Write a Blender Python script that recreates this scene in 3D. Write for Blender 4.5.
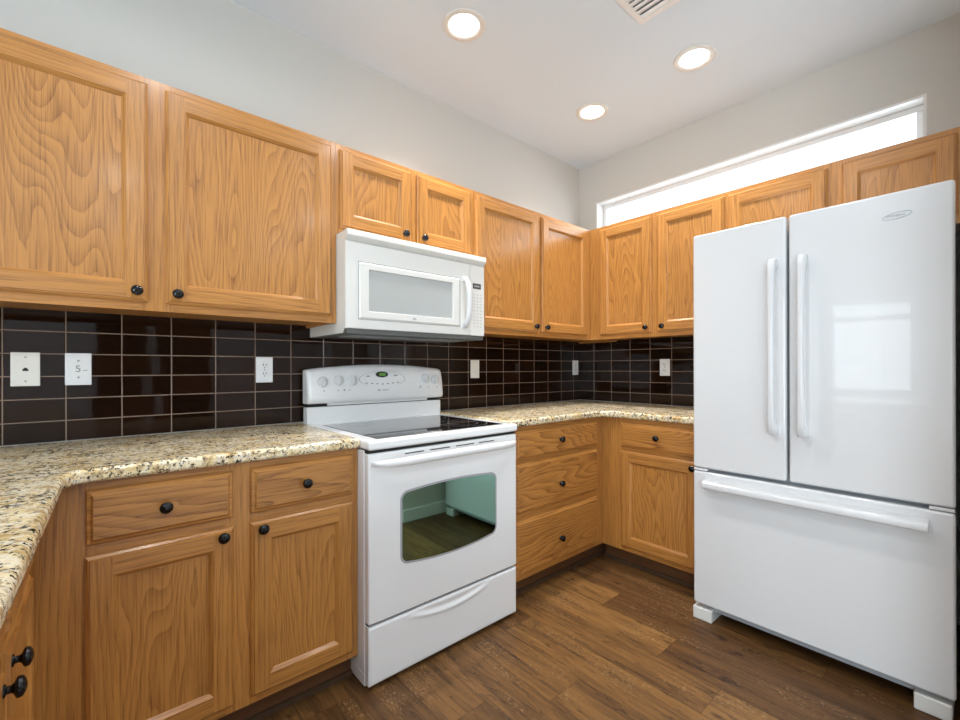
import bpy, bmesh, math, random
from mathutils import Vector, Matrix
random.seed(7)
S = bpy.context.scene
for o in list(bpy.data.objects): bpy.data.objects.remove(o)
COL = S.collection
PI = math.pi

# ------------------------------------------------------------------ camera
CEIL = 2.769
cam_d = bpy.data.cameras.new('camera'); cam = bpy.data.objects.new('camera', cam_d); COL.objects.link(cam)
cam_d.sensor_width = 36; cam_d.lens = 440.56 / 960 * 36; cam_d.shift_y = 8.0 / 960
cam_d.clip_start = 0.02
a_ = math.radians(48.96858); r_ = -0.002268
fw = Vector((math.cos(a_), math.sin(a_), 0)); rt = Vector((math.sin(a_), -math.cos(a_), 0)); up = Vector((0, 0, 1))
R2 = rt * math.cos(r_) + up * math.sin(r_); U2 = up * math.cos(r_) - rt * math.sin(r_)
cam.matrix_world = Matrix(((R2.x, U2.x, -fw.x, -2.9437), (R2.y, U2.y, -fw.y, -2.1552), (R2.z, U2.z, -fw.z, 1.16874), (0, 0, 0, 1)))
S.camera = cam
# ------------------------------------------------------------------ world, light, exposure
S.view_settings.view_transform = 'Standard'; S.view_settings.look = 'None'
S.view_settings.gamma = 1; S.view_settings.use_curve_mapping = False
S.view_settings.exposure = 0.0
CAN_W, HID_W, WIN_W, BIG_W, REAR_W, SKY, TRN_W = 9.3, 4.2, 9, 120, 9.5, 2.0, 12
w = bpy.data.worlds.new('overcast_sky'); S.world = w; w.use_nodes = True
bg = w.node_tree.nodes['Background']; bg.inputs[0].default_value = (0.88, 0.94, 1.0, 1); bg.inputs[1].default_value = SKY
def area(name, loc, rot, sx, sy, power, col=(1, 1, 1), shape='RECTANGLE'):
    d = bpy.data.lights.new(name, 'AREA'); d.shape = shape; d.size = sx; d.size_y = sy; d.energy = power; d.color = col
    o = bpy.data.objects.new(name, d); o.location = loc; o.rotation_euler = rot; COL.objects.link(o); return o
area('daylight_left', (-5.75, -1.25, 1.45), (0, -PI/2, 0), 1.3, 0.95, WIN_W, (0.84, 0.92, 1.0))
area('added_left_fill', (-5.75, -3.6, 1.25), (0, -PI/2, 0), 1.8, 2.5, BIG_W, (0.84, 0.92, 1.0))  # added fill light, shines through the made-up wide left opening
area('daylight_transom', (0.35, -1.07, 2.35), (0, PI/2, 0), 0.3, 1.8, TRN_W, (0.84, 0.92, 1.0))

# ------------------------------------------------------------------ materials
def newmat(name):
    m = bpy.data.materials.new(name); m.use_nodes = True
    return m, m.node_tree, m.node_tree.nodes['Principled BSDF']
def pmat(name, col, rough=0.5, metal=0.0, coat=0.0, spec=0.5, emit=None, es=0.0):
    m, t, b = newmat(name)
    b.inputs['Base Color'].default_value = (*col, 1); b.inputs['Roughness'].default_value = rough
    b.inputs['Metallic'].default_value = metal; b.inputs['Coat Weight'].default_value = coat
    b.inputs['Coat Roughness'].default_value = 0.03; b.inputs['Specular IOR Level'].default_value = spec
    if emit: b.inputs['Emission Color'].default_value = (*emit, 1); b.inputs['Emission Strength'].default_value = es
    return m
class NT:
    def __init__(s, t): s.t = t
    def n(s, typ, **kw):
        x = s.t.nodes.new(typ)
        for k, v in kw.items(): setattr(x, k, v)
        return x
    def l(s, a, b): s.t.links.new(a, b)
    def math(s, op, a, b=None, c=None):
        x = s.n('ShaderNodeMath', operation=op)
        for i, v in enumerate((a, b, c)):
            if v is None: continue
            if isinstance(v, (int, float)): x.inputs[i].default_value = v
            else: s.l(v, x.inputs[i])
        return x.outputs[0]
    def scale(s, vec, sc):
        x = s.n('ShaderNodeVectorMath', operation='MULTIPLY'); s.l(vec, x.inputs[0]); x.inputs[1].default_value = sc
        return x.outputs[0]
    def noise(s, vec, scale=1.0, detail=2.0, rough=0.5):
        x = s.n('ShaderNodeTexNoise'); s.l(vec, x.inputs['Vector']); x.inputs['Scale'].default_value = scale
        x.inputs['Detail'].default_value = detail; x.inputs['Roughness'].default_value = rough
        return x.outputs[0]
    def ramp(s, fac, stops, interp='LINEAR'):
        x = s.n('ShaderNodeValToRGB'); x.color_ramp.interpolation = interp; e = x.color_ramp.elements
        while len(e) < len(stops): e.new(0.5)
        for el, (p, c) in zip(e, stops):
            el.position = p; el.color = (*c, 1) if not isinstance(c, (int, float)) else (c, c, c, 1)
        s.l(fac, x.inputs[0]); return x.outputs[0]
    def mix(s, fac, a, b, mode='MIX'):
        x = s.n('ShaderNodeMix', data_type='RGBA', blend_type=mode)
        for i, v in ((0, fac), (6, a), (7, b)):
            if isinstance(v, (int, float)): x.inputs[i].default_value = v
            elif isinstance(v, tuple): x.inputs[i].default_value = (*v, 1)
            else: s.l(v, x.inputs[i])
        return x.outputs[2]
    def bump(s, h, dist, strength, bsdf):
        x = s.n('ShaderNodeBump'); x.inputs['Strength'].default_value = strength; x.inputs['Distance'].default_value = dist
        s.l(h, x.inputs['Height']); s.l(x.outputs[0], bsdf.inputs['Normal'])

def oak(name, warp, cross, contrast):
    m, t, b = newmat(name); k = NT(t)
    uv = k.n('ShaderNodeUVMap'); uv.uv_map = 'grain'; v = uv.outputs[0]
    sep = k.n('ShaderNodeSeparateXYZ'); k.l(v, sep.inputs[0])
    nz = k.noise(k.scale(v, (4.6, 0.6, 1)), 1.0, 1.0, 0.4)
    wig = k.noise(k.scale(v, (30, 9, 1)), 1.0, 2.0, 0.55)
    big = k.noise(k.scale(v, (9, 1.6, 1)), 1.0, 1.0, 0.5)
    f = k.math('ADD', k.math('MULTIPLY', sep.outputs[0], cross), k.math('MULTIPLY', nz, warp))
    f = k.math('ADD', f, k.math('MULTIPLY', wig, 0.5)); f = k.math('ADD', f, k.math('MULTIPLY', big, warp * 0.22))
    saw = k.math('FRACT', f)
    ring = k.ramp(saw, [(0.0, 0.15), (0.03, 1.0), (0.14, 0.72), (0.5, 0.28), (0.9, 0.0), (1.0, 0.15)])
    pores = k.ramp(k.noise(k.scale(v, (460, 16, 1)), 1.0, 2.0, 0.6), [(0.46, 0.0), (0.70, 1.0)])
    dash = k.ramp(k.noise(k.scale(v, (230, 6, 1)), 1.0, 1.0, 0.5), [(0.50, 0.0), (0.66, 1.0)])
    streak = k.noise(k.scale(v, (30, 0.7, 1)), 1.0, 3.0, 0.6)
    tone = k.noise(k.scale(v, (1.3, 0.5, 1)), 1.0, 1.0, 0.5)
    ringp = k.math('MULTIPLY', ring, k.math('ADD', 0.55, k.math('MULTIPLY', pores, 0.6)))
    fac = k.math('ADD', k.math('MULTIPLY', ringp, 0.85 * contrast), k.math('MULTIPLY', dash, 0.36))
    fac = k.math('ADD', fac, k.math('MULTIPLY', k.math('SUBTRACT', streak, 0.5), 0.45 * contrast))
    col = k.mix(k.math('MAXIMUM', k.math('MINIMUM', fac, 1.0), 0.0), OAK_LIGHT, OAK_DARK)
    tn = k.math('ADD', 0.82, k.math('MULTIPLY', tone, 0.36))
    cmb = k.n('ShaderNodeCombineXYZ')
    for i in range(3): k.l(tn, cmb.inputs[i])
    col = k.mix(1.0, col, cmb.outputs[0], 'MULTIPLY')
    k.l(col, b.inputs['Base Color'])
    b.inputs['Roughness'].default_value = 0.34; b.inputs['Coat Weight'].default_value = 0.25; b.inputs['Coat Roughness'].default_value = 0.16
    k.bump(fac, 0.0006, 0.35, b)
    return m
OAK_LIGHT = (0.53, 0.237, 0.055); OAK_DARK = (0.190, 0.064, 0.012)
M_OAKF = oak('oak_frame', 9.0, 48.0, 0.6)
M_OAKP = oak('oak_panel', 36.0, 26.0, 0.8)
M_OAKD = oak('oak_drawer', 30.0, 22.0, 1.15)
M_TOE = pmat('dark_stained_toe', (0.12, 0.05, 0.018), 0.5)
M_SHOE = pmat('shoe_moulding', (0.075, 0.042, 0.022), 0.5)

def wallmat(name, col, rough=0.9):
    m, t, b = newmat(name); k = NT(t); tc = k.n('ShaderNodeTexCoord')
    b.inputs['Base Color'].default_value = (*col, 1); b.inputs['Roughness'].default_value = rough
    k.bump(k.noise(tc.outputs['Object'], 140, 3.0), 0.0012, 0.22, b); return m
M_WALL = wallmat('greige_paint', (0.65, 0.645, 0.61))
M_REAR = wallmat('rear_grey_paint', (0.62, 0.62, 0.62))
M_RPANEL = pmat('dark_reflected_panel', (0.035, 0.016, 0.008), 0.4)
M_BOUNCE = wallmat('pale_bounce_floor', (0.74, 0.73, 0.71), 0.95)  # pale so the unseen rear floor reflects light upward
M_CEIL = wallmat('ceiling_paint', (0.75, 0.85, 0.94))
M_TRIM = pmat('white_trim', (0.86, 0.87, 0.87), 0.35)
M_GROUT = pmat('grout', (0.30, 0.215, 0.165), 0.85)
def tilemat():
    m, t, b = newmat('brown_glazed_tile'); k = NT(t); at = k.n('ShaderNodeAttribute'); at.attribute_name = 'tone'
    col = k.mix(at.outputs['Fac'], (0.011, 0.0045, 0.0022), (0.020, 0.008, 0.004)); k.l(col, b.inputs['Base Color'])
    b.inputs['Roughness'].default_value = 0.025; b.inputs['Specular IOR Level'].default_value = 0.27
    tc = k.n('ShaderNodeTexCoord'); k.bump(k.noise(tc.outputs['Object'], 22, 1.0), 0.002, 0.03, b)
    return m
M_TILE = tilemat()
def granite():
    m, t, b = newmat('speckled_granite'); k = NT(t); tc = k.n('ShaderNodeTexCoord'); v = tc.outputs['Object']
    big = k.noise(v, 17, 3.0, 0.6)
    col = k.ramp(big, [(0.30, (0.60, 0.40, 0.16)), (0.44, (0.82, 0.65, 0.36)), (0.58, (0.92, 0.81, 0.57)), (0.72, (0.78, 0.66, 0.45))])
    mid = k.noise(v, 75, 3.0, 0.65)
    col = k.mix(k.ramp(mid, [(0.51, 0.0), (0.59, 0.75)]), col, (0.40, 0.27, 0.13))
    pale = k.noise(v, 58, 2.0, 0.5)
    col = k.mix(k.ramp(pale, [(0.55, 0.0), (0.63, 0.75)]), col, (0.86, 0.80, 0.67))
    grey = k.noise(v, 41, 3.0, 0.6)
    col = k.mix(k.ramp(grey, [(0.60, 0.0), (0.66, 0.8)]), col, (0.25, 0.215, 0.17))
    dk = k.noise(v, 105, 3.0, 0.7)
    clus = k.noise(v, 12, 2.0, 0.6)
    thr = k.math('ADD', dk, k.math('MULTIPLY', k.math('SUBTRACT', clus, 0.5), 0.35))
    col = k.mix(k.ramp(thr, [(0.555, 0.0), (0.60, 1.0)]), col, (0.028, 0.020, 0.014))
    k.l(col, b.inputs['Base Color']); b.inputs['Roughness'].default_value = 0.2; b.inputs['Specular IOR Level'].default_value = 0.5
    return m
M_GRAN = granite()
def floormat():
    m, t, b = newmat('plank_floor'); k = NT(t)
    uv = k.n('ShaderNodeUVMap'); uv.uv_map = 'grain'; v = uv.outputs[0]
    at = k.n('ShaderNodeAttribute'); at.attribute_name = 'tone'
    sep = k.n('ShaderNodeSeparateXYZ'); k.l(v, sep.inputs[0])
    base = k.mix(at.outputs['Fac'], (0.072, 0.030, 0.010), (0.30, 0.148, 0.043))
    n1 = k.noise(k.scale(v, (10, 1.1, 1)), 1.0, 3.0, 0.6)
    n2 = k.noise(k.scale(v, (19, 1.5, 1)), 1.0, 6.0, 0.68)
    n3 = k.noise(k.scale(v, (170, 60, 1)), 1.0, 3.0, 0.7)
    kn = k.noise(k.scale(v, (15, 6.5, 1)), 1.0, 3.0, 0.6)
    pt = k.noise(k.scale(v, (10, 2.4, 1)), 1.0, 2.0, 0.5)
    fn = k.noise(k.scale(v, (190, 5, 1)), 1.0, 3.0, 0.65)
    f = k.math('ADD', k.math('MULTIPLY', n1, 9.0), k.math('MULTIPLY', sep.outputs[0], 5))
    ln = k.ramp(k.math('FRACT', f), [(0.0, 0.2), (0.03, 1.0), (0.10, 0.45), (0.5, 0.1), (1.0, 0.0)])
    dark = k.math('ADD', k.math('MULTIPLY', k.ramp(n2, [(0.44, 0.0), (0.64, 1.0)]), 0.58), k.math('MULTIPLY', ln, 0.5))
    dark = k.math('ADD', dark, k.math('MULTIPLY', k.ramp(kn, [(0.64, 0.0), (0.72, 1.0)]), 0.75))
    dark = k.math('ADD', dark, k.math('MULTIPLY', k.ramp(fn, [(0.45, 0.0), (0.68, 1.0)]), 0.22))
    col = k.mix(k.math('MINIMUM', dark, 0.93), base, (0.034, 0.014, 0.006))
    lt = k.math('MULTIPLY', k.ramp(n3, [(0.54, 0.0), (0.64, 1.0)]), k.math('ADD', 0.04, k.math('MULTIPLY', k.ramp(pt, [(0.52, 0.0), (0.66, 1.0)]), 0.40)))
    col = k.mix(lt, col, (0.50, 0.33, 0.17))
    k.l(col, b.inputs['Base Color'])
    k.l(k.math('ADD', 0.36, k.math('MULTIPLY', n2, 0.2)), b.inputs['Roughness'])
    b.inputs['Specular IOR Level'].default_value = 0.28
    k.bump(n3, 0.0008, 0.3, b); return m
M_FLOOR = floormat(); M_GAP = pmat('plank_seam', (0.03, 0.016, 0.01), 0.8)
M_WHITE = pmat('white_enamel', (0.72, 0.73, 0.74), 0.3, coat=1.0)
M_RANGE = pmat('white_range_enamel', (0.86, 0.87, 0.87), 0.3, coat=0.5)
M_BISQ = pmat('white_plastic', (0.735, 0.73, 0.695), 0.3)
M_PLATE = pmat('plate_plastic', (0.86, 0.85, 0.79), 0.35)
M_PLATEW = pmat('plate_plastic_white', (0.86, 0.88, 0.90), 0.35)
M_BLACK = pmat('black_knob', (0.004, 0.004, 0.005), 0.16, spec=0.4)
M_DARK = pmat('dark_gap', (0.012, 0.012, 0.012), 0.6)
M_GREY = pmat('grey_plastic', (0.30, 0.31, 0.32), 0.45)
M_GASK = pmat('gasket_grey', (0.34, 0.37, 0.40), 0.5)
M_MARK = pmat('grey_print', (0.36, 0.37, 0.38), 0.5)
M_MARKD = pmat('dark_print', (0.06, 0.06, 0.06), 0.5)
M_CHROME = pmat('chrome', (0.75, 0.76, 0.78), 0.15, metal=1.0)
M_CTOP = pmat('black_ceramic_glass', (0.014, 0.014, 0.015), 0.06, spec=1.0, coat=0.6)
M_OVENG = pmat('green_tinted_oven_glass', (0.25, 0.42, 0.34), 0.03, metal=1.0)
M_OVENB = pmat('window_border_print', (0.40, 0.40, 0.42), 0.3)
M_MWG = pmat('microwave_window_screen', (0.44, 0.46, 0.45), 0.12, coat=0.3)
M_UNDER = pmat('hood_underside', (0.10, 0.105, 0.10), 0.5)
M_DISP = pmat('display_black', (0.008, 0.010, 0.008), 0.12)
M_GREEN = pmat('clock_digits', (0.1, 0.4, 0.05), 0.4, emit=(0.35, 0.85, 0.12), es=0.3)
M_LAMP = pmat('lamp_lens', (0.9, 0.9, 0.85), 0.4, emit=(1.0, 0.95, 0.86), es=9)
M_TRIMR = pmat('light_trim', (0.80, 0.79, 0.75), 0.35)
def glassmat():
    m = bpy.data.materials.new('window_glass'); m.use_nodes = True; t = m.node_tree; k = NT(t)
    t.nodes.clear(); o = k.n('ShaderNodeOutputMaterial'); tr = k.n('ShaderNodeBsdfTransparent'); gl = k.n('ShaderNodeBsdfGlossy')
    tr.inputs[0].default_value = (0.96, 0.98, 0.98, 1); gl.inputs['Roughness'].default_value = 0.02
    mx = k.n('ShaderNodeMixShader'); mx.inputs[0].default_value = 0.06
    k.l(tr.outputs[0], mx.inputs[1]); k.l(gl.outputs[0], mx.inputs[2]); k.l(mx.outputs[0], o.inputs[0]); return m
M_GLASS = glassmat()

# ------------------------------------------------------------------ mesh builder
class MB:
    def __init__(s): s.v = []; s.f = []; s.uv = []; s.mi = []; s.tone = []; s.sm = []
    def face(s, pts, mi=0, uv=None, tone=0.5, smooth=False):
        i = len(s.v); s.v += [tuple(p) for p in pts]; s.f.append(list(range(i, i + len(pts))))
        s.uv.append(uv or [(0, 0)] * len(pts)); s.mi.append(mi); s.tone.append(tone); s.sm.append(smooth)
    def shared(s, verts, faces, mi=0, smooth=True, tone=0.5):
        i = len(s.v); s.v += [tuple(p) for p in verts]
        for f in faces:
            s.f.append([i + q for q in f]); s.uv.append([(0, 0)] * len(f)); s.mi.append(mi); s.tone.append(tone); s.sm.append(smooth)
    def box(s, x0, x1, y0, y1, z0, z1, mi=0, grain='z', tone=0.5):
        x0, x1 = min(x0, x1), max(x0, x1); y0, y1 = min(y0, y1), max(y0, y1); z0, z1 = min(z0, z1), max(z0, z1)
        P = [(x0, y0, z0), (x1, y0, z0), (x1, y1, z0), (x0, y1, z0), (x0, y0, z1), (x1, y0, z1), (x1, y1, z1), (x0, y1, z1)]
        i = len(s.v); s.v += P; g = 'xyz'.index(grain); ou, ov = random.uniform(0, 30), random.uniform(0, 30)
        for q in ((0, 3, 2, 1), (4, 5, 6, 7), (0, 1, 5, 4), (1, 2, 6, 5), (2, 3, 7, 6), (3, 0, 4, 7)):
            pts = [P[j] for j in q]
            ax = [a for a in range(3) if max(p[a] for p in pts) - min(p[a] for p in pts) > 1e-9]
            va = g if g in ax else ax[-1]; ua = [a for a in ax if a != va][0] if len(ax) > 1 else va
            s.f.append([i + j for j in q]); s.uv.append([(p[ua] + ou, p[va] + ov) for p in pts]); s.mi.append(mi); s.tone.append(tone); s.sm.append(False)
    def prism(s, pts2, z0, z1, mi=0, axis='z', smooth_sides=False):
        """closed 2D outline extruded along axis; pts2 in the two other axes (xy, xz or yz)"""
        def P(p, h):
            return {'z': (p[0], p[1], h), 'y': (p[0], h, p[1]), 'x': (h, p[0], p[1])}[axis]
        n = len(pts2); i = len(s.v)
        s.v += [P(p, z0) for p in pts2] + [P(p, z1) for p in pts2]
        def add(f, sm=False): s.f.append([i + q for q in f]); s.uv.append([(0, 0)] * len(f)); s.mi.append(mi); s.tone.append(0.5); s.sm.append(sm)
        add(list(range(n))[::-1]); add([n + q for q in range(n)])
        for q in range(n): add([q, (q + 1) % n, n + (q + 1) % n, n + q], smooth_sides)
    def lathe(s, prof, M, seg=24, mi=0, ax_u=Vector((1, 0, 0)), ax_v=Vector((0, 0, 1)), ax_w=Vector((0, -1, 0)), sv=1.0):
        """prof: list of (radius, height along ax_w) around point M"""
        vs = []; fs = []; M = Vector(M)
        for r, h in prof:
            for q in range(seg):
                t = 2 * PI * q / seg; vs.append(M + ax_u * (r * math.cos(t)) + ax_v * (r * sv * math.sin(t)) + ax_w * h)
        for p in range(len(prof) - 1):
            for q in range(seg):
                a, b = p * seg + q, p * seg + (q + 1) % seg; fs.append((a, b, b + seg, a + seg))
        s.shared(vs, fs, mi)
        s.shared([vs[q] for q in range(seg)][::-1], [tuple(range(seg))], mi, False)
        s.shared([vs[(len(prof) - 1) * seg + q] for q in range(seg)], [tuple(range(seg))], mi, False)
    def tube(s, path, rad, seg=12, mi=0, upv=Vector((0, 0, 1))):
        """swept ellipse; rad: list of (r_side, r_up)"""
        vs = []; fs = []; n = len(path); path = [Vector(p) for p in path]
        for i, p in enumerate(path):
            t = (path[min(i + 1, n - 1)] - path[max(i - 1, 0)]).normalized(); sd = t.cross(upv).normalized(); u2 = sd.cross(t).normalized()
            ra, rb = rad[i] if isinstance(rad, list) else rad
            for q in range(seg):
                an = 2 * PI * q / seg; vs.append(p + sd * (ra * math.cos(an)) + u2 * (rb * math.sin(an)))
        for i in range(n - 1):
            for q in range(seg):
                a, b = i * seg + q, i * seg + (q + 1) % seg; fs.append((a, b, b + seg, a + seg))
        fs.append(tuple(range(seg))[::-1]); fs.append(tuple((n - 1) * seg + q for q in range(seg)))
        s.shared(vs, fs, mi)
    def build(s, name, mats, parent=None, bevel=0.0, seg=2, org=None, fix=True):
        root = parent
        while root is not None and root.parent is not None: root = root.parent
        L = Vector(root.location) if root is not None else Vector((0, 0, 0))
        if root is None and org is not None: L = Vector(org)
        me = bpy.data.meshes.new(name); me.from_pydata([tuple(Vector(p) - L) for p in s.v], [], s.f)
        mats = mats if isinstance(mats, (list, tuple)) else [mats]
        for m in mats: me.materials.append(m)
        uvl = me.uv_layers.new(name='grain'); li = 0
        tn = me.attributes.new('tone', 'FLOAT', 'FACE')
        for i, p in enumerate(me.polygons):
            p.material_index = s.mi[i]; p.use_smooth = s.sm[i] or bevel > 0; tn.data[i].value = s.tone[i]
            for j, l in enumerate(p.loop_indices): uvl.data[l].uv = s.uv[i][j]
        if fix:
            bm = bmesh.new(); bm.from_mesh(me); bmesh.ops.recalc_face_normals(bm, faces=bm.faces); bm.to_mesh(me); bm.free()
        me.update()
        o = bpy.data.objects.new(name, me); COL.objects.link(o)
        if parent is not None: o.parent = parent
        else: o.location = L
        if bevel > 0:
            b = o.modifiers.new('bevel', 'BEVEL'); b.width = bevel; b.segments = seg; b.limit_method = 'ANGLE'; b.angle_limit = math.radians(35)
            b.harden_normals = True
        return o
def tag(o, label, cat, group=None):
    o['label'] = label; o['category'] = cat
    if group: o['group'] = group
    return o
def thing(name, loc, label, cat, group=None):
    o = bpy.data.objects.new(name, None); o.location = loc; o.empty_display_size = 0.1; COL.objects.link(o)
    return tag(o, label, cat, group)
def struct(o): o['kind'] = 'structure'; return o

# ------------------------------------------------------------------ room shell
# kitchen corner at the origin: back wall y=0, right wall x=0, room towards -x, -y
XL, YB = -5.5, -5.5
def smesh(name, m, *boxes):
    b = MB()
    for q in boxes: b.box(*q)
    return struct(b.build(name, m))
smesh('wall_back', M_WALL, (XL - .14, 0.14, 0, 0.14, 0, CEIL))
WY0, WY1, WZ0, WZ1 = -1.974, -0.157, 2.17, 2.455
smesh('wall_right', M_WALL, (0, .14, YB, 0, 0, WZ0), (0, .14, YB, 0, WZ1, CEIL), (0, .14, WY1, 0, WZ0, WZ1), (0, .14, YB, WY0, WZ0, WZ1))
LY0, LY1, LZ0, LZ1 = -1.64, -0.88, 0.87, 1.95
B0_, B1_, B2_, B3_ = -2.3, -4.9, 0.3, 2.15  # opening for the added fill window
smesh('wall_left', M_WALL, (XL - .14, XL, B0_, 0, 0, LZ0), (XL - .14, XL, B0_, 0, LZ1, CEIL), (XL - .14, XL, YB, B1_, 0, CEIL), (XL - .14, XL, B1_, B0_, 0, B2_), (XL - .14, XL, B1_, B0_, B3_, CEIL), (XL - .14, XL, LY1, 0, LZ0, LZ1), (XL - .14, XL, B0_, LY0, LZ0, LZ1))
smesh('wall_rear', M_REAR, (XL - .14, .14, YB - .14, YB, 0, CEIL))
smesh('wall_front', M_WALL, (-1.2, 0, -2.27, -2.145, 0, CEIL))
smesh('reflection_panels', M_RPANEL, (-2.95, -2.43, YB, YB + .04, 0, 2.25), (-2.31, -1.65, YB, YB + .04, 0, 2.25))  # added unseen dark panels, placed to be reflected in the glazed tiles
smesh('ceiling', M_CEIL, (XL - .14, .14, YB - .14, .14, CEIL, CEIL + .12))
smesh('baseboard_front', M_TRIM, (-1.2, -0.02, -2.145, -2.132, 0, 0.09))
# floor: planks run along y, one mesh
fb = MB(); fb.face([(XL - .14, YB - .14, -.002), (.14, YB - .14, -.002), (.14, .14, -.002), (XL - .14, .14, -.002)], 1)
PW = 0.1705; x_ref = -0.894
seam = {0: -0.91, 1: -1.28, 2: -1.52, 3: -0.75, 4: -1.15, -1: -1.75, -2: -0.4, 5: -1.9, 6: -1.0}
tones = {0: {0: .88, -1: .26}, 1: {0: .80, -1: .34}, 2: {0: .58, -1: .70}, 3: {0: .45, -1: .62}, 4: {0: .5, -1: .55}, -1: {0: .30, -1: .22}, -2: {0: .28, -1: .35}}
for r in range(-6, 29):
    x1 = x_ref - r * PW; x0 = x1 - PW
    x1c, x0c = min(x1, 0.13), max(x0, XL - .13)
    if x1c <= x0c: continue
    sy = seam.get(r, random.uniform(-1.2, 0))
    for k in range(-6, 4):
        y0, y1 = sy + k * 1.22, sy + (k + 1) * 1.22
        y0c, y1c = max(y0, YB - .13), min(y1, .13)
        if y1c <= y0c: continue
        tn = tones.get(r, {}).get(k, random.uniform(.25, .75)); ou, ov = random.uniform(0, 50), random.uniform(0, 50); g = .0006
        pts = [(x0c + g, y0c + g, 0), (x1c - g, y0c + g, 0), (x1c - g, y1c - g, 0), (x0c + g, y1c - g, 0)]
        fb.face(pts, 0, [(p[0] + ou, p[1] + ov) for p in pts], tn)
struct(fb.build('floor', [M_FLOOR, M_GAP], fix=False))

smesh('floor_bounce', M_BOUNCE, (XL, 0, YB, -2.60, .0005, .012))  # added pale slab on the unseen rear floor, bounces light to the ceiling
def window(n, plane, u0, u1, z0, z1, d0, d1, bars=()):
    """plane 'x': opening in a wall x=const; u is y. d0 room face, d1 outer face"""
    e = bpy.data.objects.new('window_%d' % n, None); COL.objects.link(e); struct(e)
    def B(mb, ua, ub, da, db, za, zb):
        if plane == 'x': mb.box(da, db, ua, ub, za, zb)
        else: mb.box(ua, ub, da, db, za, zb)
    s = 1 if d1 > d0 else -1; t = .012
    r = MB(); B(r, u0, u1, d0, d1, z1 - t, z1); B(r, u0, u1, d0, d1, z0, z0 + t); B(r, u0, u0 + t, d0, d1, z0 + t, z1 - t); B(r, u1 - t, u1, d0, d1, z0 + t, z1 - t)
    r.build('window_reveal', M_TRIM, e)
    fd0, fd1 = d0 + s * .080, d0 + s * .13; fr = MB(); q = .030
    B(fr, u0 + t, u1 - t, fd0, fd1, z1 - t - q, z1 - t); B(fr, u0 + t, u1 - t, fd0, fd1, z0 + t, z0 + t + q)
    B(fr, u0 + t, u0 + t + q, fd0, fd1, z0 + t + q, z1 - t - q); B(fr, u1 - t - q, u1 - t, fd0, fd1, z0 + t + q, z1 - t - q)
    for kind, p in bars:
        if kind == 'h': B(fr, u0 + t + q, u1 - t - q, fd0, fd1, p - .03, p + .03)
        else: B(fr, p - .03, p + .03, fd0, fd1, z0 + t + q, z1 - t - q)
    fr.build('window_frame', M_TRIM, e, bevel=.004)
    pn = MB(); B(pn, u0 + t + q, u1 - t - q, fd0 + s * .02, fd0 + s * .026, z0 + t + q, z1 - t - q); pn.build('pane', M_GLASS, e)
    return e
window(1, 'x', WY0, WY1, WZ0, WZ1, 0, .14)
window(2, 'x', LY0, LY1, LZ0, LZ1, XL, XL - .14, (('h', 1.74),))
window(3, 'x', B1_, B0_, B2_, B3_, XL, XL - .14, (('v', -3.6),))  # added unseen window, lets fill light in from the left

# ------------------------------------------------------------------ backsplash: real tiles on grout
PWT, PHT, ZR = 0.15447, 0.0785, 0.9073
def backsplash(name, wall, a0, a1, off, label):
    b = MB()
    z0, z1 = 0.914, 1.3775
    def B(ua, ub, d, za, zb, mi, tone=.5):
        if wall == 'A': b.box(ua, ub, -d, -.0005, za, zb, mi, tone=tone)
        else: b.box(-d, -.0005, ua, ub, za, zb, mi, tone=tone)
    B(a0, a1, .0062, z0, z1, 1)
    g = .0017; k0 = math.floor((off - a1) / PWT) - 1; k = k0
    while True:
        ub = off - k * PWT; ua = ub - PWT
        if ub < a0: break
        for r in range(6):
            za, zb = ZR + r * PHT, ZR + (r + 1) * PHT
            ua2, ub2, za2, zb2 = max(ua + g, a0), min(ub - g, a1), max(za + g, z0), min(zb - g, z1)
            if ub2 - ua2 > .004 and zb2 - za2 > .004:
                t1, t2 = random.gauss(0, .00022), random.gauss(0, .00022); base = .0078; tone = random.random()
                c = [(ua2, za2, base - t1 - t2), (ub2, za2, base + t1 - t2), (ub2, zb2, base + t1 + t2), (ua2, zb2, base - t1 + t2)]
                e = .0016
                ci = [(ua2 + e, za2 + e, c[0][2]), (ub2 - e, za2 + e, c[1][2]), (ub2 - e, zb2 - e, c[2][2]), (ua2 + e, zb2 - e, c[3][2])]
                co = [(p[0], p[1], .0060) for p in c]; cm = [(p[0], p[1], p[2] - .0012) for p in c]
                f = (lambda p: (p[0], -p[2], p[1])) if wall == 'A' else (lambda p: (-p[2], p[0], p[1]))
                flip = wall == 'B'
                def Q(pp):
                    pp = [f(p) for p in pp]; b.face(pp[::-1] if flip else pp, 0, tone=tone)
                Q(ci)
                for j in range(4):
                    Q([cm[j], cm[(j + 1) % 4], ci[(j + 1) % 4], ci[j]]); Q([co[j], co[(j + 1) % 4], cm[(j + 1) % 4], cm[j]])
        k += 1
    o = b.build(name, [M_TILE, M_GROUT], fix=False)
    return tag(o, label, 'backsplash', 'tile backsplash')
backsplash('tile_backsplash', 'A', -3.60, -0.0005, -0.0911, 'long glossy dark brown tile backsplash behind the white range, left of the corner')
backsplash('tile_backsplash', 'B', -1.25, -0.0085, -0.1398, 'short glossy dark brown tile backsplash on the window wall beside the refrigerator')

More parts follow.
